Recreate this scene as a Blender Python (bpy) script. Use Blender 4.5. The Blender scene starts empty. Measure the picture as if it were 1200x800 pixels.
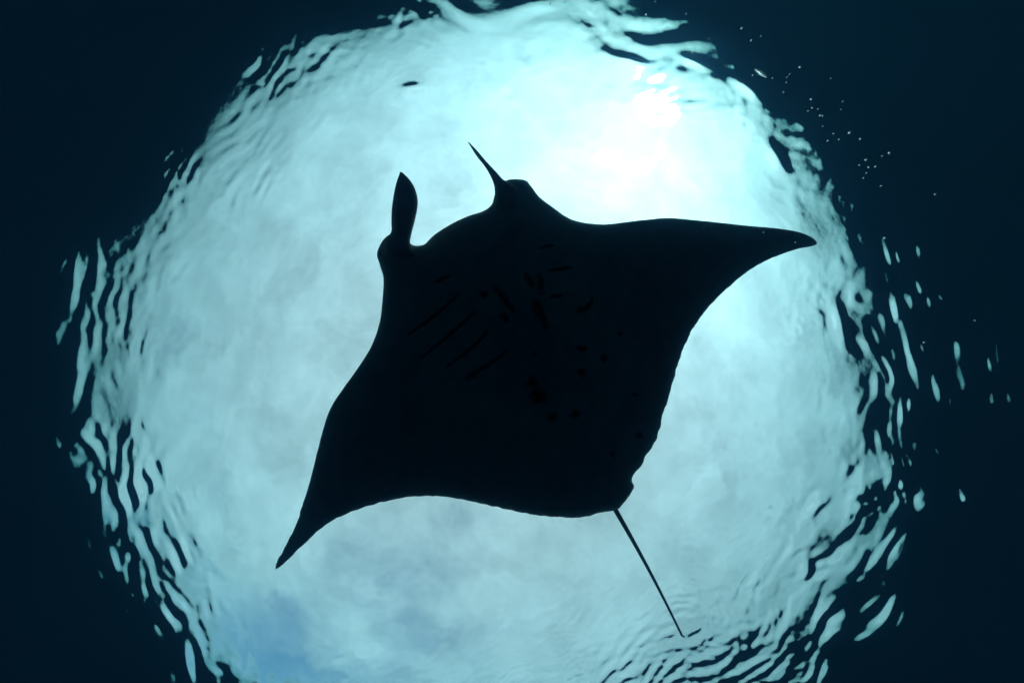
import bpy, bmesh, math, random
import numpy as np
from mathutils import Vector, Matrix
from mathutils.geometry import delaunay_2d_cdt

random.seed(7); rng = np.random.default_rng(11)
scene = bpy.context.scene
col = scene.collection

# ------------------------------------------------------------------ camera
# The sea surface is z = 0; the photographer hangs at 3.6 m depth and looks almost straight up.
DEPTH = 3.6
FPX = 400.0                       # focal length in pixels of the 1200 x 800 photograph
CAM = Vector((0, 0, -DEPTH))
F = Vector((10, -25, FPX)).normalized()          # the zenith falls on pixel (590, 425)
RGT = (Vector((1, 0, 0)) - F * F.x).normalized()
DWN = F.cross(RGT)
if DWN.y < 0: DWN = -DWN
cd = bpy.data.cameras.new('camera'); cam = bpy.data.objects.new('camera', cd); col.objects.link(cam)
cd.sensor_fit = 'HORIZONTAL'; cd.sensor_width = 36.0; cd.lens = 36.0 * FPX / 1200.0
cd.clip_start = 0.02; cd.clip_end = 2000
M = Matrix.Identity(4)
for i in range(3):
    M[i][0] = RGT[i]; M[i][1] = -DWN[i]; M[i][2] = -F[i]; M[i][3] = CAM[i]
cam.matrix_world = M
scene.camera = cam

def ray(px, py):
    return F * FPX + RGT * (px - 600.0) + DWN * (py - 400.0)
def at(px, py, z):
    """the point at world height z that lies on the ray of a pixel of the photograph"""
    d = ray(px, py); return CAM + d * ((z - CAM.z) / d.z)
def to_px(p):
    v = Vector(p) - CAM; k = FPX / v.dot(F)
    return 600 + v.dot(RGT) * k, 400 + v.dot(DWN) * k

# ------------------------------------------------------------------ sky and sun
SUN_EL = math.radians(27.0)
SUN_AZ = math.atan2(-315.0, 190.0)               # direction of the sun in the x-y plane
w = bpy.data.worlds.new('World'); scene.world = w; w.use_nodes = True
nt = w.node_tree; N = nt.nodes; L = nt.links; N.clear()
def nd(t, **k):
    n = N.new(t)
    for a, b in k.items(): setattr(n, a, b)
    return n
out = nd('ShaderNodeOutputWorld'); bg = nd('ShaderNodeBackground'); bg.inputs['Strength'].default_value = 0.12
sky = nd('ShaderNodeTexSky', sky_type='NISHITA'); sky.sun_disc = False
sky.sun_elevation = SUN_EL; sky.sun_rotation = math.pi / 2 - SUN_AZ
sky.air_density = 1.0; sky.dust_density = 2.0; sky.ozone_density = 1.0
tc = nd('ShaderNodeTexCoord'); sep = nd('ShaderNodeSeparateXYZ'); L.new(tc.outputs['Generated'], sep.inputs[0])
den = nd('ShaderNodeMath', operation='ADD'); L.new(sep.outputs['Z'], den.inputs[0]); den.inputs[1].default_value = 0.25
mx = nd('ShaderNodeMath', operation='MAXIMUM'); L.new(den.outputs[0], mx.inputs[0]); mx.inputs[1].default_value = 0.08
cmb = nd('ShaderNodeCombineXYZ')
for a in 'XY':
    dv = nd('ShaderNodeMath', operation='DIVIDE'); L.new(sep.outputs[a], dv.inputs[0]); L.new(mx.outputs[0], dv.inputs[1])
    L.new(dv.outputs[0], cmb.inputs[a])
n1 = nd('ShaderNodeTexNoise'); n1.inputs['Scale'].default_value = 1.1; n1.inputs['Detail'].default_value = 9
n1.inputs['Roughness'].default_value = 0.58; n1.inputs['Distortion'].default_value = 0.15
L.new(cmb.outputs[0], n1.inputs['Vector'])
dt = nd('ShaderNodeVectorMath', operation='DOT_PRODUCT'); L.new(tc.outputs['Generated'], dt.inputs[0])
dt.inputs[1].default_value = (math.cos(SUN_AZ), math.sin(SUN_AZ), 0.0)
cv = nd('ShaderNodeMath', operation='MULTIPLY_ADD'); L.new(dt.outputs['Value'], cv.inputs[0]); cv.inputs[1].default_value = 0.32; L.new(n1.outputs[0], cv.inputs[2])   # the deck thins away from the sun
r1 = nd('ShaderNodeMapRange', interpolation_type='SMOOTHSTEP'); L.new(cv.outputs[0], r1.inputs[0])
r1.inputs[1].default_value = 0.0; r1.inputs[2].default_value = 0.34; r1.inputs[4].default_value = 0.88
bw = nd('ShaderNodeRGBToBW'); L.new(sky.outputs[0], bw.inputs[0])
# cloud evens the light out: lum * 3.5 / (lum + 3.5)
pa = nd('ShaderNodeMath', operation='ADD'); L.new(bw.outputs[0], pa.inputs[0]); pa.inputs[1].default_value = 3.5
pq = nd('ShaderNodeMath', operation='DIVIDE'); L.new(bw.outputs[0], pq.inputs[0]); L.new(pa.outputs[0], pq.inputs[1])
pw = nd('ShaderNodeMath', operation='MULTIPLY'); L.new(pq.outputs[0], pw.inputs[0]); pw.inputs[1].default_value = 3.5
n2 = nd('ShaderNodeTexNoise'); n2.inputs['Scale'].default_value = 3.4; n2.inputs['Detail'].default_value = 11; n2.inputs['Roughness'].default_value = 0.70
n2.inputs['Distortion'].default_value = 0.2; L.new(cmb.outputs[0], n2.inputs['Vector'])
r2 = nd('ShaderNodeMapRange'); L.new(n2.outputs[0], r2.inputs[0]); r2.inputs[1].default_value = 0.3; r2.inputs[2].default_value = 0.7
r2.inputs[3].default_value = 0.74; r2.inputs[4].default_value = 1.26
pm0 = nd('ShaderNodeMath', operation='MULTIPLY'); L.new(pw.outputs[0], pm0.inputs[0]); L.new(r2.outputs[0], pm0.inputs[1])
cie = nd('ShaderNodeMath', operation='MULTIPLY_ADD'); L.new(sep.outputs['Z'], cie.inputs[0]); cie.inputs[1].default_value = 0.82; cie.inputs[2].default_value = 0.18  # an overcast sky is about three times brighter overhead
pm = nd('ShaderNodeMath', operation='MULTIPLY'); L.new(pm0.outputs[0], pm.inputs[0]); L.new(cie.outputs[0], pm.inputs[1])
# thin cloud keeps part of the hue of the sky above it
inv = nd('ShaderNodeMath', operation='DIVIDE'); inv.inputs[0].default_value = 1.0; L.new(bw.outputs[0], inv.inputs[1])
hue = nd('ShaderNodeVectorMath', operation='SCALE'); L.new(sky.outputs[0], hue.inputs[0]); L.new(inv.outputs[0], hue.inputs['Scale'])
hm = nd('ShaderNodeMix', data_type='RGBA'); hm.inputs[0].default_value = 0.06; hm.inputs[6].default_value = (1, 1, 1, 1); L.new(hue.outputs[0], hm.inputs[7])
c5 = nd('ShaderNodeMath', operation='MULTIPLY'); L.new(pm.outputs[0], c5.inputs[0]); c5.inputs[1].default_value = 8.3
cl = nd('ShaderNodeVectorMath', operation='SCALE'); L.new(hm.outputs[2], cl.inputs[0]); L.new(c5.outputs[0], cl.inputs['Scale'])
mix = nd('ShaderNodeMix', data_type='RGBA'); L.new(r1.outputs[0], mix.inputs[0])
L.new(sky.outputs[0], mix.inputs[6]); L.new(cl.outputs[0], mix.inputs[7])
L.new(mix.outputs[2], bg.inputs['Color']); L.new(bg.outputs[0], out.inputs[0])

sd = bpy.data.lights.new('sun', 'SUN'); sun = bpy.data.objects.new('sun', sd); col.objects.link(sun)
sd.energy = 0.5; sd.angle = math.radians(10); sd.color = (1.0, 0.95, 0.88)
S = Vector((math.cos(SUN_AZ) * math.cos(SUN_EL), math.sin(SUN_AZ) * math.cos(SUN_EL), math.sin(SUN_EL)))
sun.rotation_euler = S.to_track_quat('Z', 'Y').to_euler(); sun.location = (0, 0, 12)

scene.view_settings.view_transform = 'Standard'; scene.view_settings.look = 'None'
scene.view_settings.exposure = 0.53; scene.view_settings.gamma = 1.0
scene.view_settings.use_curve_mapping = False
cy = scene.cycles
cy.use_denoising = True
cy.max_bounces = 10; cy.transmission_bounces = 8; cy.glossy_bounces = 6; cy.diffuse_bounces = 3
cy.volume_bounces = 2; cy.transparent_max_bounces = 12
cy.sample_clamp_indirect = 6.0; cy.caustics_refractive = True; cy.caustics_reflective = True

# ------------------------------------------------------------------ helpers
def material(name):
    m = bpy.data.materials.new(name); m.use_nodes = True
    t = m.node_tree; t.nodes.clear()
    o = t.nodes.new('ShaderNodeOutputMaterial')
    return m, t.nodes, t.links, o
def link(name, verts, faces, mat, parent=None, smooth=True, origin=None):
    me = bpy.data.meshes.new(name)
    if origin is not None: verts = [(v[0] - origin[0], v[1] - origin[1], v[2] - origin[2]) for v in verts]
    me.from_pydata(verts, [], faces); me.update()
    me.materials.append(mat)
    if smooth: me.polygons.foreach_set('use_smooth', [True] * len(me.polygons))
    o = bpy.data.objects.new(name, me); col.objects.link(o)
    if parent is not None: o.parent = parent
    return o
def tag(o, label=None, cat=None, group=None, kind=None):
    if label: o['label'] = label
    if cat: o['category'] = cat
    if group: o['group'] = group
    if kind: o['kind'] = kind

# ------------------------------------------------------------------ the sea surface
def sstep(a, b, x):
    t = np.clip((x - a) / (b - a), 0, 1); return t * t * (3 - 2 * t)
def axis():
    core = np.arange(-8.0, 8.0001, 0.02)
    g = []; s = 0.03; p = 8.0
    while p < 150: p += s; g.append(p); s *= 1.28
    g[-1] = 150.0
    g = np.array(g)
    return np.concatenate([-g[::-1], core, g])
AX = axis(); n = len(AX)
X, Y = np.meshgrid(AX, AX, indexing='xy')
SCALE = DEPTH / FPX                              # metres of surface for one pixel of the photograph
def sxy(px, py): p = at(px, py, 0.0); return p.x, p.y
def blob(px, py, rx, ry, ang=0.0):
    x0, y0 = sxy(px, py); a = math.radians(ang); dx = X - x0; dy = Y - y0
    u = (dx * math.cos(a) + dy * math.sin(a)) / (rx * SCALE); v = (-dx * math.sin(a) + dy * math.cos(a)) / (ry * SCALE)
    return np.exp(-(u * u + v * v))
def vnoise(scale, seed):
    """smooth random field in -1..1: a few plane waves"""
    r = np.random.default_rng(seed); f = np.zeros_like(X)
    for _ in range(10):
        a = r.uniform(0, 2 * math.pi); k = 2 * math.pi / scale * r.uniform(0.6, 1.5)
        f += np.cos(k * (X * math.cos(a) + Y * math.sin(a)) + r.uniform(0, 2 * math.pi))
    return f / 4.5
wx = X + 0.10 * vnoise(1.3, 1) + 0.014 * vnoise(0.45, 2); wy = Y + 0.10 * vnoise(1.3, 3) + 0.014 * vnoise(0.45, 4)
def train(lam0, lam1, ang, spread, count, slope, seed):
    """a group of waves; slope is the r.m.s. slope it gives the surface"""
    r = np.random.default_rng(seed); f = np.zeros_like(X)
    for _ in range(count):
        lam = math.exp(r.uniform(math.log(lam0), math.log(lam1))); k = 2 * math.pi / lam
        a = math.radians(ang + r.normal(0, spread))
        f += slope * math.sqrt(2.0 / count) / k * np.cos(k * (wx * math.cos(a) + wy * math.sin(a)) + r.uniform(0, 2 * math.pi))
    return f
PX = None
gust = np.clip(0.75 + 0.6 * vnoise(2.2, 5), 0.15, 2.0)
gust2 = np.clip(0.7 + 0.8 * vnoise(1.1, 6), 0.05, 2.2)
gust3 = np.clip(0.55 + 1.1 * vnoise(0.55, 7), 0.0, 2.2)
H = train(2.2, 5.0, 60, 45, 9, 0.020, 21)                                  # low swell
H += gust * train(0.5, 1.6, 40, 50, 16, 0.013, 22)
H += gust2 * train(0.16, 0.5, 35, 60, 22, 0.011, 23)
H += gust2 * train(0.07, 0.18, 50, 80, 26, 0.012, 24)
# rougher patches of water
H += blob(1110, 460, 95, 190) * (gust3 * train(0.11, 0.25, -12, 12, 16, 0.085, 31) + gust2 * train(0.4, 0.9, 0, 20, 8, 0.045, 38))
H += blob(990, 700, 190, 105, -45) * (gust3 * train(0.08, 0.26, 38, 15, 22, 0.10, 32) + gust2 * train(0.35, 0.8, 45, 25, 8, 0.05, 39))
H += blob(770, 795, 200, 80) * train(0.06, 0.18, 66, 20, 20, 0.095, 33)
H += blob(120, 480, 80, 260, -10) * gust2 * (0.6 * train(0.08, 0.26, 6, 13, 22, 0.056, 34) + 0.3 * train(0.3, 0.7, 10, 18, 10, 0.04, 44))
H += blob(1105, 430, 55, 120) * train(0.14, 0.26, -14, 8, 8, 0.06, 41)
H += blob(165, 650, 65, 150, -28) * gust3 * train(0.08, 0.28, -28, 12, 20, 0.07, 42)
H += blob(260, 160, 170, 90, -50) * gust2 * train(0.10, 0.32, 41, 11, 14, 0.034, 35)
H += blob(700, 20, 260, 60, 12) * train(0.2, 0.6, 98, 14, 14, 0.034, 36)
H += blob(765, 108, 95, 42, 20) * (train(0.10, 0.26, 70, 35, 18, 0.045, 45) + train(0.3, 0.6, 60, 40, 10, 0.035, 46))
# rings spreading from where the whip tail pricks the surface
for (px, py, lam, rad, amp) in ((803, 738, 0.085, 0.75, 0.0016), (905, 640, 0.16, 0.6, 0.0016), (640, 700, 0.2, 0.5, 0.0014)):
    x0, y0 = sxy(px, py); rr = np.hypot(X - x0, Y - y0) + 0.05 * vnoise(0.7, 8) + 0.015 * vnoise(0.2, 9)
    H += amp * np.cos(2 * math.pi * rr / lam) * np.exp(-(rr / rad) ** 2) * sstep(0.0, 0.12, rr) * np.clip(gust3, 0, 1.3) * (0.25 + 0.75 * sstep(-0.2, 0.7, (X - x0 - (Y - y0)) / (rr + .05)))
# single steep wavelets
for (px, py, rx, ry, ang, amp) in ((483, 104, 16, 7, -10, .016), (910, 187, 20, 9, 60, .016), (873, 105, 16, 7, 40, .014),
                                   (985, 380, 26, 9, 80, .014), (942, 665, 12, 7, 80, .014), (812, 74, 18, 6, 24, .008), (735, 70, 16, 6, 16, .009)):
    H -= amp * blob(px, py, rx, ry, ang)
R = np.hypot(X, Y)
H *= 1 - sstep(7.2, 9.0, R)
verts = np.stack([X.ravel(), Y.ravel(), H.ravel()], 1)
idx = np.arange(n * n).reshape(n, n)
quads = np.stack([idx[:-1, :-1], idx[:-1, 1:], idx[1:, 1:], idx[1:, :-1]], -1).reshape(-1, 4)
me = bpy.data.meshes.new('sea_surface')
me.vertices.add(len(verts)); me.vertices.foreach_set('co', verts.astype(np.float32).ravel())
me.loops.add(quads.size); me.loops.foreach_set('vertex_index', quads.astype(np.int32).ravel())
me.polygons.add(len(quads)); me.polygons.foreach_set('loop_start', np.arange(0, quads.size, 4, dtype=np.int32))
me.update(calc_edges=True); me.polygons.foreach_set('use_smooth', np.ones(len(quads), bool)); me.update()
m, nn, ll, o = material('sea_water_surface')
g = nn.new('ShaderNodeBsdfGlass'); g.inputs['IOR'].default_value = 1.333; g.inputs['Roughness'].default_value = 0.0
g.inputs['Color'].default_value = (1, 1, 1, 1)
tcn = nn.new('ShaderNodeTexCoord'); nz = nn.new('ShaderNodeTexNoise'); nz.inputs['Scale'].default_value = 14; nz.inputs['Detail'].default_value = 4
bmp = nn.new('ShaderNodeBump'); bmp.inputs['Strength'].default_value = 0.05; bmp.inputs['Distance'].default_value = 0.01
ll.new(tcn.outputs['Object'], nz.inputs['Vector']); ll.new(nz.outputs[0], bmp.inputs['Height']); ll.new(bmp.outputs[0], g.inputs['Normal'])
ll.new(g.outputs[0], o.inputs['Surface'])
me.materials.append(m)
sea = bpy.data.objects.new('sea_surface', me); col.objects.link(sea)
tag(sea, 'rippled sea surface seen from below with the bright sky in it', kind='structure')

# the deep sea floor, far out of sight
m, nn, ll, o = material('sea_floor_sand')
d = nn.new('ShaderNodeBsdfDiffuse'); nz = nn.new('ShaderNodeTexNoise'); nz.inputs['Scale'].default_value = 0.3
cr = nn.new('ShaderNodeValToRGB'); cr.color_ramp.elements[0].color = (0.10, 0.09, 0.08, 1); cr.color_ramp.elements[1].color = (0.22, 0.2, 0.17, 1)
ll.new(nz.outputs[0], cr.inputs[0]); ll.new(cr.outputs[0], d.inputs[0]); ll.new(d.outputs[0], o.inputs['Surface'])
fx = np.linspace(-150, 150, 41); fv = []; ff = []
for j in range(41):
    for i in range(41):
        fv.append((fx[i], fx[j], -55 + 1.2 * math.sin(fx[i] * .07) + math.cos(fx[j] * .09 + fx[i] * .03)))
for j in range(40):
    for i in range(40): a = j * 41 + i; ff.append((a, a + 1, a + 42, a + 41))
fl = link('sea_floor', fv, ff, m); tag(fl, 'dark sandy sea floor far below the manta', kind='structure')

# ------------------------------------------------------------------ the water itself
m, nn, ll, o = material('sea_water_volume')
ab = nn.new('ShaderNodeVolumeAbsorption'); ab.inputs['Density'].default_value = 0.30; ab.inputs['Color'].default_value = (0.31, 0.74, 0.785, 1)
sc_ = nn.new('ShaderNodeVolumeScatter'); sc_.inputs['Density'].default_value = 0.04; sc_.inputs['Color'].default_value = (0.12, 0.5, 1.0, 1)
sc_.phase = 'FOURNIER_FORAND'; sc_.inputs['IOR'].default_value = 1.1; sc_.inputs['Backscatter'].default_value = 0.005   # the phase function of sea water
ad = nn.new('ShaderNodeAddShader'); ll.new(ab.outputs[0], ad.inputs[0]); ll.new(sc_.outputs[0], ad.inputs[1]); 
iso = nn.new('ShaderNodeVolumeScatter'); iso.inputs['Density'].default_value = 0.0022; iso.inputs['Color'].default_value = (1.0, 0.8, 1.0, 1); iso.inputs['Anisotropy'].default_value = 0.0
ad2 = nn.new('ShaderNodeAddShader'); ll.new(ad.outputs[0], ad2.inputs[0]); ll.new(iso.outputs[0], ad2.inputs[1]); ll.new(ad2.outputs[0], o.inputs['Volume'])
b = 151.0; z0, z1 = -60.0, 0.45
hz = link('haze', [(-b, -b, z0), (b, -b, z0), (b, b, z0), (-b, b, z0), (-b, -b, z1), (b, -b, z1), (b, b, z1), (-b, b, z1)],
          [(3, 2, 1, 0), (4, 5, 6, 7), (0, 1, 5, 4), (1, 2, 6, 5), (2, 3, 7, 6), (3, 0, 4, 7)], m, smooth=False)
tag(hz, 'clear blue green sea water fading to black with distance', kind='stuff')

# ------------------------------------------------------------------ the manta ray
OUT = [(494, 287.5), (499.1, 285.1), (509.2, 275), (529.5, 262.2), (549.7, 253), (566, 247.5), (576, 240), (581, 226), (590.9, 213),
 (602, 210.2), (615.6, 211.5), (622.3, 218.3), (632.4, 231.1), (647.6, 242.9), (664.5, 254.7), (679, 260), (695, 262.4), (714, 262.7),
 (749, 258.5), (784, 255.7), (826, 259.2), (875, 264.5), (913.5, 268), (938, 272.5), (952, 278.8), (957.2, 285.0), (952, 288.2), (931, 292.8),
 (903, 303.3), (871.5, 321.5), (840, 349.5), (819, 374), (805, 398.5), (794.5, 426.5), (785.8, 458), (781.5, 473), (777.5, 480.5),
 (772.5, 505), (764.8, 522.5), (756, 534.7), (753.0, 543.5), (740.6, 559.3), (742.7, 569.7), (738.5, 578.5), (729.8, 590.8), (722.8, 596.7),
 (703.5, 600.5), (689.5, 604.4), (668.5, 606), (640.5, 604.4), (612.5, 600.5), (584.5, 594.3), (560, 589), (538, 584), (517, 581.3), (489, 581),
 (468, 583.8), (440, 590), (415.5, 597.8), (391, 609), (370, 624), (349, 644), (331, 661.5), (323.8, 666.2), (324.2, 660.0), (331.5, 645),
 (345.5, 617), (354.3, 592.5), (363, 564.5), (371.8, 529.5), (382.3, 491), (391, 471.8), (401.5, 456), (419, 431.5), (435, 406), (444.4, 379.6),
 (447.8, 356), (449.5, 327.3), (445.1, 310.4), (441.9, 296.9), (448.5, 282), (459, 274), (470, 278), (480, 285.0), (486, 287.8)]
def catmull(P, step=2.2, closed=True):
    P = [np.array(p, float) for p in P]; res = []; c = len(P)
    for i in range(c if closed else c - 1):
        if closed: p0, p1, p2, p3 = P[i - 1], P[i], P[(i + 1) % c], P[(i + 2) % c]
        else: p0, p1, p2, p3 = P[max(i - 1, 0)], P[i], P[i + 1], P[min(i + 2, c - 1)]
        k = max(1, int(np.linalg.norm(p2 - p1) / step))
        for j in range(k):
            t = j / k
            res.append(0.5 * (2 * p1 + (p2 - p0) * t + (2 * p0 - 5 * p1 + 4 * p2 - p3) * t * t + (3 * p1 - p0 - 3 * p2 + p3) * t ** 3))
    if not closed: res.append(P[-1])
    return np.array(res)
ol = catmull(OUT)
# ragged trailing margins
nick = np.convolve(rng.normal(0, 1, len(ol)), np.ones(3) / 3, 'same')
trail = np.array([1.0 if (p[1] > 300 and (p[0] > 700 or p[1] > 580)) else 0.2 for p in ol])
tg = np.roll(ol, -1, 0) - np.roll(ol, 1, 0); tg /= np.linalg.norm(tg, axis=1)[:, None]
ol = ol + np.stack([-tg[:, 1], tg[:, 0]], 1) * (nick * trail * 0.55)[:, None]

AXD = np.array([0.473, 0.881]); PERP = np.array([0.881, -0.473]); A0 = np.array([540.0, 255.0])
EDGE = ol; EDGE2 = np.roll(ol, -1, 0)
def edge_dist(P):
    P = np.asarray(P, float).reshape(-1, 2); best = np.full(len(P), 1e9)
    for a, b_ in zip(EDGE, EDGE2):
        d = b_ - a; t = np.clip(((P - a) @ d) / (d @ d + 1e-9), 0, 1)
        q = P - a - t[:, None] * d
        best = np.minimum(best, (q * q).sum(1))
    return np.sqrt(best)
def inside(P):
    P = np.asarray(P, float); x, y = P[:, 0], P[:, 1]; c = np.zeros(len(P), bool)
    for a, b_ in zip(EDGE, EDGE2):
        cond = (a[1] > y) != (b_[1] > y)
        c ^= cond & (x < (b_[0] - a[0]) * (y - a[1]) / (b_[1] - a[1] + 1e-12) + a[0])
    return c
def mid_z(P):
    """height of the middle sheet of the body: head a little lower, wings arched upwards at the tips"""
    P = np.asarray(P, float).reshape(-1, 2); u = (P - A0) @ PERP / 370.0; v = (P - A0) @ AXD / 390.0
    return -1.34 + 0.10 * (v - .5) + 0.34 * np.abs(u) ** 2.2
def thick(P, dist):
    P = np.asarray(P, float).reshape(-1, 2); u = (P - A0) @ PERP / 370.0; v = (P - A0) @ AXD / 390.0
    body = np.exp(-(u / 0.30) ** 2) * np.exp(-((v - 0.42) / 0.42) ** 2)
    rim = np.sqrt(np.clip(dist, 0, None) / 90.0 + 1e-6); rim = np.minimum(rim, 1.15)
    t = 0.004 + rim * (0.075 + 0.17 * body) * (1 - 0.45 * np.clip(np.abs(u), 0, 1))
    return t * sstep(-0.4, 5.0, dist) + 0.003
def surf(P, side):
    """world points on the belly (-1) or back (+1)"""
    P = np.asarray(P, float).reshape(-1, 2); d = edge_dist(P); t = thick(P, d); z = mid_z(P); r = []
    for p, tt, zz in zip(P, t, z):
        q = at(p[0], p[1], zz); dr = (CAM - q).normalized() * 0.55 + Vector((0, 0, -1)) * 0.45
        r.append(q + dr.normalized() * (tt * (0.75 if side < 0 else -1.1)))
    return r
STEP = 3.2
gx, gy = np.meshgrid(np.arange(320, 962, STEP), np.arange(206, 670, STEP))
gp = np.stack([gx.ravel(), gy.ravel()], 1) + rng.uniform(-.4, .4, (gx.size, 2))
gp = gp[inside(gp)]; gd = edge_dist(gp); gp = gp[gd > 2.0]
allp = np.concatenate([ol, gp]); k = len(ol)
v2, e2, f2, *_ = delaunay_2d_cdt([Vector((float(p[0]), float(p[1]))) for p in allp], [(i, (i + 1) % k) for i in range(k)], [], 1, 1e-5)
P2 = np.array([(v.x, v.y) for v in v2]); dist = edge_dist(P2)
bel = surf(P2, -1); bak = surf(P2, 1); nb = len(P2)
fc = []
for f in f2:
    f = list(f); a, b_, c = (P2[f[0]], P2[f[1]], P2[f[2]])
    ccw = (b_[0] - a[0]) * (c[1] - a[1]) - (b_[1] - a[1]) * (c[0] - a[0]) > 0
    up = f if ccw else f[::-1]
    fc.append(tuple(nb + i for i in up)); fc.append(tuple(up[::-1]))
from collections import Counter
ec = Counter()
for f in f2:
    for i in range(len(f)):
        ec[(f[i], f[(i + 1) % len(f)])] += 1
for (a, b_) in list(ec):
    if (b_, a) not in ec: fc.append((a, b_, nb + b_, nb + a))
BASE = at(625, 420, -1.36)
manta = bpy.data.objects.new('manta_ray', None); col.objects.link(manta); manta.location = BASE
tag(manta, 'dark manta ray gliding overhead with wings spread, spotted belly and thin whip tail', 'manta ray')

# skin: pale belly mottled with dark spots, dark margins and back
m, nn, ll, o = material('manta_skin')
pb = nn.new('ShaderNodeBsdfPrincipled'); pb.inputs['Roughness'].default_value = 0.55; pb.inputs['Specular IOR Level'].default_value = 0.2
at_ = nn.new('ShaderNodeAttribute'); at_.attribute_name = 'spot'
nz = nn.new('ShaderNodeTexNoise'); nz.inputs['Scale'].default_value = 9; nz.inputs['Detail'].default_value = 6
tcn = nn.new('ShaderNodeTexCoord'); ll.new(tcn.outputs['Object'], nz.inputs['Vector'])
cr = nn.new('ShaderNodeValToRGB'); cr.color_ramp.elements[0].position = .3; cr.color_ramp.elements[0].color = (0.74, 0.74, 0.74, 1)
cr.color_ramp.elements[1].position = .7; cr.color_ramp.elements[1].color = (0.88, 0.88, 0.87, 1); ll.new(nz.outputs[0], cr.inputs[0])
mxs = nn.new('ShaderNodeMix'); mxs.data_type = 'RGBA'; ll.new(at_.outputs['Fac'], mxs.inputs[0]); ll.new(cr.outputs[0], mxs.inputs[6])
mxs.inputs[7].default_value = (0.014, 0.012, 0.012, 1)
ll.new(mxs.outputs[2], pb.inputs['Base Color'])
nz2 = nn.new('ShaderNodeTexNoise'); nz2.inputs['Scale'].default_value = 120; ll.new(tcn.outputs['Object'], nz2.inputs['Vector'])
bmp = nn.new('ShaderNodeBump'); bmp.inputs['Strength'].default_value = 0.2; bmp.inputs['Distance'].default_value = 0.003
ll.new(nz2.outputs[0], bmp.inputs['Height']); ll.new(bmp.outputs[0], pb.inputs['Normal']); ll.new(pb.outputs[0], o.inputs['Surface'])
SKIN = m
m, nn, ll, o = material('dark_skin')
pb = nn.new('ShaderNodeBsdfPrincipled'); pb.inputs['Roughness'].default_value = 0.5; pb.inputs['Base Color'].default_value = (0.02, 0.02, 0.022, 1)
nz = nn.new('ShaderNodeTexNoise'); nz.inputs['Scale'].default_value = 60; bmp = nn.new('ShaderNodeBump'); bmp.inputs['Strength'].default_value = .2
ll.new(nz.outputs[0], bmp.inputs['Height']); ll.new(bmp.outputs[0], pb.inputs['Normal']); ll.new(pb.outputs[0], o.inputs['Surface'])
DARK = m

allv = [tuple(p) for p in bel] + [tuple(p) for p in bak]
body = link('body', allv, fc, SKIN, manta, origin=BASE)
body['label'] = 'dark belly with black spots and pointed wings'
def zp(x, y): return 470 + x / 3.477, 280 + y / 3.477
# spots on the belly: centre, half length, half width (pixels of the photograph) and slant
SP = [(*zp(520, 180), 11, 4.5, 62), (*zp(562, 190), 12, 3.2, 82), (*zp(420, 255), 17, 4.0, 54), (*zp(345, 235), 4, 3.5, 0), (*zp(423, 330), 6.5, 3.5, 40),
      (*zp(553, 290), 10, 6, 75), (*zp(574, 340), 10, 4, 70), (*zp(735, 290), 9, 2.6, -25), (*zp(764, 268), 6, 2.4, -70), (*zp(880, 388), 4, 3, 90),
      (*zp(812, 488), 4, 3.6, 0), (*zp(728, 447), 8, 3.5, 5), (*zp(725, 540), 5, 4, 60), (*zp(528, 580), 6, 5, 0), (*zp(552, 635), 10, 8, 20),
      (*zp(700, 703), 6.5, 4.5, -40), (*zp(608, 718), 6, 3.8, -15), (*zp(947, 630), 3.5, 3, 0), (*zp(345, 393), 2, 1.6, 0), (747, 510, 5, 4, 30), (716, 531, 4, 3, 0),
      (*zp(290, 553), 8, 3, -30), (*zp(540, 470), 2.5, 2, 0), (690, 470, 2.5, 2, 0)]
spot = np.zeros(nb)
wob = 0.25 * np.sin(P2[:, 0] * .55 + 1.3 * np.sin(P2[:, 1] * .4)) + 0.2 * np.cos(P2[:, 1] * .8 + P2[:, 0] * .3)
for (cx, cy_, a, b_, an) in SP:
    t = math.radians(an); dx = P2[:, 0] - cx; dy = P2[:, 1] - cy_
    u = (dx * math.cos(t) + dy * math.sin(t)) / a; v = (-dx * math.sin(t) + dy * math.cos(t)) / b_
    spot = np.maximum(spot, 1 - sstep(0.7, 1.25, np.hypot(u, v) + wob * .6))
full = np.concatenate([spot, np.full(nb, 0.93)])
attr = body.data.attributes.new('spot', 'FLOAT', 'POINT'); attr.data.foreach_set('value', full.astype(np.float32))

def tube(path, radii, seg=10):
    V, Fc = [], []
    for i, p in enumerate(path):
        t = (path[min(i + 1, len(path) - 1)] - path[max(i - 1, 0)]).normalized()
        a = t.orthogonal().normalized(); b_ = t.cross(a)
        for j in range(seg):
            th = 2 * math.pi * j / seg; V.append(tuple(p + (a * math.cos(th) + b_ * math.sin(th)) * radii[i]))
    for i in range(len(path) - 1):
        for j in range(seg):
            Fc.append((i * seg + j, i * seg + (j + 1) % seg, (i + 1) * seg + (j + 1) % seg, (i + 1) * seg + j))
    Fc.append(tuple(range(seg))[::-1]); Fc.append(tuple((len(path) - 1) * seg + j for j in range(seg)))
    return V, Fc
# whip tail, rising to prick the surface
tb = Vector(surf([(716, 588)], -1)[0]); tb.z += 0.03; tt = at(799, 744, -0.03)
path = []; rad = []
for i in range(31):
    s = i / 30; p2 = (716 + 83 * s + 2.2 * math.sin(s * 3.1), 588 + 156 * s)
    z = tb.z + (tt.z - tb.z) * (s ** 1.15); path.append(at(p2[0], p2[1], z)); rad.append(0.006 * (1 - s) ** 1.6 + 0.0115)
path.append(at(801.5, 745.5, -0.02)); rad.append(0.010)
V, Fc = tube(path, rad); tail = link('tail', V, Fc, DARK, manta, origin=BASE)

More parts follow.
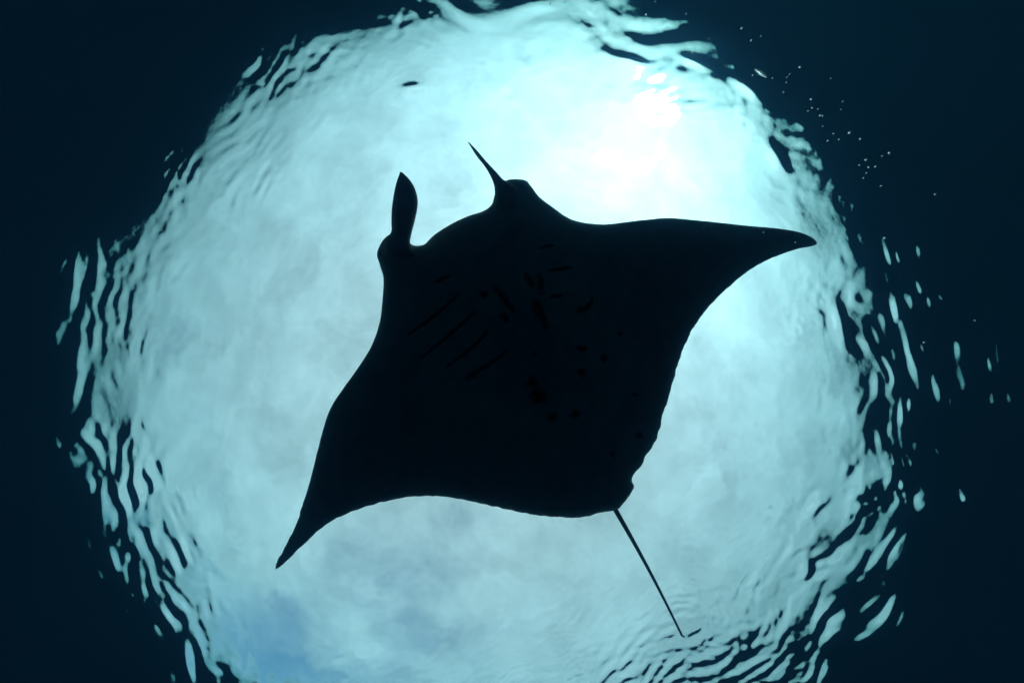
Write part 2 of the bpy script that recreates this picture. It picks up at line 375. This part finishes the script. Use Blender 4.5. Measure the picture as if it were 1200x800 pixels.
# cephalic fins: blades with a lens section that hang forward of the mouth
def fin(left, right, z_root, z_tip, th):
    Lc = catmull(left, 2.0, False); Rc = catmull(right, 2.0, False); K = 34
    def samp(C, t):
        s = np.concatenate([[0], np.cumsum(np.linalg.norm(np.diff(C, axis=0), axis=1))]); s /= s[-1]
        return np.array([np.interp(t, s, C[:, 0]), np.interp(t, s, C[:, 1])])
    V, Fc = [], []; W = 9
    for i in range(K):
        s = i / (K - 1); a = samp(Lc, s); b_ = samp(Rc, s); z = z_root + (z_tip - z_root) * s
        wd = np.linalg.norm(b_ - a) * 0.0058
        for side in (-1, 1):
            for j in range(W):
                t = j / (W - 1); p = a + (b_ - a) * t
                if side == 1: pass
                h = min(th, wd * 0.45) * math.sqrt(max(0, 1 - (2 * t - 1) ** 2)) * (1 - .55 * s)
                q = at(p[0], p[1], z); V.append(tuple(q + (q - CAM).normalized() * (side * h + 0.0008 * side)))
    for i in range(K - 1):
        for sd_ in (0, 1):
            o0 = i * 2 * W + sd_ * W; o1 = o0 + 2 * W
            for j in range(W - 1):
                f = (o0 + j, o0 + j + 1, o1 + j + 1, o1 + j); Fc.append(f if sd_ else f[::-1])
        for j in (0, W - 1):
            o0 = i * 2 * W + j; o1 = o0 + 2 * W; f = (o0, o0 + W, o1 + W, o1); Fc.append(f if j == 0 else f[::-1])
    for i in (0, K - 1):
        o0 = i * 2 * W; f = tuple(o0 + j for j in range(W)) + tuple(o0 + W + j for j in reversed(range(W))); Fc.append(f if i == 0 else f[::-1])
    return V, Fc
zl = float(mid_z([(466, 285)])[0]); zr = float(mid_z([(590, 225)])[0])
V, Fc = fin([(450, 300), (450.5, 284), (458.3, 272), (458.6, 260), (459.3, 243), (463.4, 218), (469.0, 201.5)],
            [(489, 300), (481, 286), (481.8, 276), (487, 255), (489.7, 237), (486.3, 221), (479.4, 209.8), (470.6, 201.5)], zl - .01, zl - .16, 0.05)
cf = link('cephalic_fin', V, Fc, SKIN, manta, origin=BASE); cf['label'] = 'broad unrolled cephalic fin held upright'
V, Fc = fin([(577, 250), (579.4, 234), (578.9, 217), (570.4, 198.5), (558.4, 182.8), (548.4, 166.8)],
            [(612, 240), (606, 220), (590, 210.6), (582.5, 202.6), (570.2, 189.6), (559.0, 176.5), (549.2, 166.4)], zr - .01, zr - .05, 0.05)
cf = link('cephalic_fin', V, Fc, SKIN, manta, origin=BASE); cf['label'] = 'thin rolled cephalic fin pointing sideways'
for o_ in manta.children:
    if o_.name.startswith('cephalic'):
        a_ = o_.data.attributes.new('spot', 'FLOAT', 'POINT'); a_.data.foreach_set('value', np.full(len(o_.data.vertices), 0.55, np.float32))

# gill slits: narrow raised flaps along the belly
GL = [((30, 395), (140, 318), (245, 228)), ((85, 487), (200, 395), (312, 298)), ((188, 522), (270, 462), (350, 393)), ((285, 556), (360, 512), (432, 455)),
      ((148, 182), (180, 165), (207, 154)), ((593, 138), (640, 130), (692, 122)), ((562, 48), (590, 38), (622, 34)), ((600, 243), (630, 240), (655, 234)), ((705, 300), (745, 288), (768, 262))]
for gpts in GL:
    c = catmull([zp(*p) for p in gpts], 2.0, False); s3 = surf(c, -1)
    path = [Vector(p) + (CAM - Vector(p)).normalized() * 0.001 for p in s3]; K = len(path)
    rad = [0.003 + 0.009 * math.sin(math.pi * (i + .5) / K) for i in range(K)]
    V, Fc = tube(path, rad, 6); link('gill_slit', V, Fc, DARK, manta, origin=BASE)
# eyes on the sides of the head
m, nn, ll, o = material('eye_surface')
pb = nn.new('ShaderNodeBsdfPrincipled'); pb.inputs['Roughness'].default_value = 0.12; pb.inputs['Base Color'].default_value = (0.01, 0.01, 0.012, 1)
nz = nn.new('ShaderNodeTexNoise'); cr = nn.new('ShaderNodeValToRGB'); cr.color_ramp.elements[0].color = (.006, .006, .008, 1); cr.color_ramp.elements[1].color = (.03, .025, .02, 1)
ll.new(nz.outputs[0], cr.inputs[0]); ll.new(cr.outputs[0], pb.inputs['Base Color']); ll.new(pb.outputs[0], o.inputs['Surface'])
def ball(c, r, sx=1.0, lat=8, lon=12, jit=0.0):
    V, Fc = [], []
    for i in range(lat + 1):
        th = math.pi * i / lat
        for j in range(lon):
            ph = 2 * math.pi * j / lon; k = r * (1 + jit * random.uniform(-1, 1))
            V.append((c[0] + k * sx * math.sin(th) * math.cos(ph), c[1] + k * math.sin(th) * math.sin(ph), c[2] + k * math.cos(th)))
    for i in range(lat):
        for j in range(lon): Fc.append((i * lon + j, (i + 1) * lon + j, (i + 1) * lon + (j + 1) % lon, i * lon + (j + 1) % lon))
    return V, Fc
for (px, py) in ((447.5, 298), (613, 217)):
    c = at(px, py, float(mid_z([(px, py)])[0])); V, Fc = ball(c, 0.02); link('eye', V, Fc, m, manta, origin=BASE)
# small dorsal fin on the back just ahead of the tail
q0 = Vector(surf([(700, 560)], 1)[0]); q1 = Vector(surf([(716, 588)], 1)[0]); h = Vector((0, 0, .12)); sd_ = Vector((.012, -.006, 0))
V = [q0 - sd_, q1 - sd_, q1 + h * .8 + (q1 - q0) * .6, q0 + h + (q1 - q0) * .8, q0 + sd_, q1 + sd_]
link('dorsal_fin', [tuple(v) for v in V], [(0, 1, 2, 3), (4, 3, 2, 5), (0, 3, 4), (1, 5, 2), (0, 4, 5, 1)], DARK, manta, smooth=False, origin=BASE)

# ------------------------------------------------------------------ drifting plankton
m, nn, ll, o = material('plankton_jelly')
tr = nn.new('ShaderNodeBsdfTranslucent'); df = nn.new('ShaderNodeBsdfDiffuse'); ms = nn.new('ShaderNodeMixShader'); ms.inputs[0].default_value = 0.15
nz = nn.new('ShaderNodeTexNoise'); nz.inputs['Scale'].default_value = 80
cr = nn.new('ShaderNodeValToRGB'); cr.color_ramp.elements[0].color = (.75, .78, .72, 1); cr.color_ramp.elements[1].color = (.95, .95, .95, 1)
ll.new(nz.outputs[0], cr.inputs[0]); ll.new(cr.outputs[0], tr.inputs[0]); ll.new(cr.outputs[0], df.inputs[0])
ll.new(tr.outputs[0], ms.inputs[1]); ll.new(df.outputs[0], ms.inputs[2]); 
gl = nn.new('ShaderNodeBsdfGlass'); gl.inputs['IOR'].default_value = 0.75; gl.inputs['Roughness'].default_value = 0.05
mg = nn.new('ShaderNodeMixShader'); mg.inputs[0].default_value = 0.75; ll.new(ms.outputs[0], mg.inputs[1]); ll.new(gl.outputs[0], mg.inputs[2])
ll.new(mg.outputs[0], o.inputs['Surface'])
def q5(x, y): return 800 + x / 2.9625, x * 0 + y / 2.9625
PK = [(*q5(205, 98), 2.0), (*q5(272, 125), 1.2), (*q5(238, 140), 1.3), (*q5(80, 157), 1.5), (*q5(33, 182), 1.5), (*q5(12, 48), 1.1), (*q5(45, 150), 1.0),
      (*q5(407, 233), 1.9), (*q5(372, 257), 1.4), (*q5(362, 268), 1.3), (*q5(243, 262), 1.3), (*q5(312, 271), 1.1), (*q5(350, 320), 1.4), (*q5(360, 286), 1.0),
      (*q5(446, 344), 1.9), (*q5(450, 374), 1.5), (*q5(436, 385), 1.2), (*q5(478, 400), 1.6), (*q5(486, 402), 1.2), (*q5(557, 352), 1.3), (*q5(550, 380), 1.0),
      (*q5(580, 460), 2.5), (*q5(617, 482), 1.6), (*q5(504, 488), 1.6), (*q5(543, 484), 1.2), (*q5(524, 464), 1.2), (*q5(718, 531), 1.8), (*q5(693, 541), 1.3),
      (*q5(638, 554), 1.6), (*q5(614, 573), 1.5), (*q5(646, 580), 1.8), (*q5(670, 578), 1.6), (*q5(638, 600), 1.2), (*q5(628, 618), 1.2), (*q5(690, 645), 1.3),
      (*q5(90, 135), 1.0), (*q5(487, 438), 1.1), (*q5(470, 378), 1.0), (*q5(515, 272), 1.0), (*q5(877, 674), 1.6),
      (757, 17, 1.6), (645, 5, 1.6), (662, 3, 1.3), (768, 2, 1.3), (792, 25, 1.2), (783, 33, 1.1), (754, 40, 1.3), (1037, 279, 2.0), (1083, 401, 1.2),
      (825, 267, 1.0), (895, 272, 1.0), (932, 284, 1.0), (693, 292, 1.0), (573, 267, 1.3), (745, 268, .9), (818, 285, .9)]
for i, (px, py, r) in enumerate(PK):
    zz = -DEPTH + 1.5 + random.uniform(0, .75)
    if inside(np.array([(px, py)]))[0]: zz = -DEPTH + random.uniform(1.55, 1.8)
    c = at(px, py, zz); rr = r * 0.68 * (zz + DEPTH) / FPX
    V, Fc = ball((0, 0, 0), rr, random.uniform(.8, 1.5), 5, 7, 0.18)
    p_ = link('plankton', V, Fc, m); p_.location = c; p_.rotation_euler = (random.uniform(0, 3), random.uniform(0, 3), random.uniform(0, 3))
    lab = 'tiny pale plankton speck drifting in the dark water'; grp = 'plankton specks drifting in the water'
    if inside(np.array([(px, py)]))[0]: lab = 'faint pale plankton speck drifting just below the manta ray'; grp = 'plankton specks below the manta ray'
    if r >= 2.4: lab = 'largest round pale plankton speck in the dark water'
    tag(p_, lab, 'plankton', grp)
V, Fc = tube([at(885, 81, -1.9), at(892, 86, -1.9), at(898.5, 90.5, -1.9)], [.004, .009, .004], 6)
c = at(892, 86, -1.9); p_ = link('plankton', V, Fc, m, origin=c); p_.location = c
tag(p_, 'slender pale sliver of plankton drifting above the round specks', 'plankton', 'plankton specks drifting in the water')
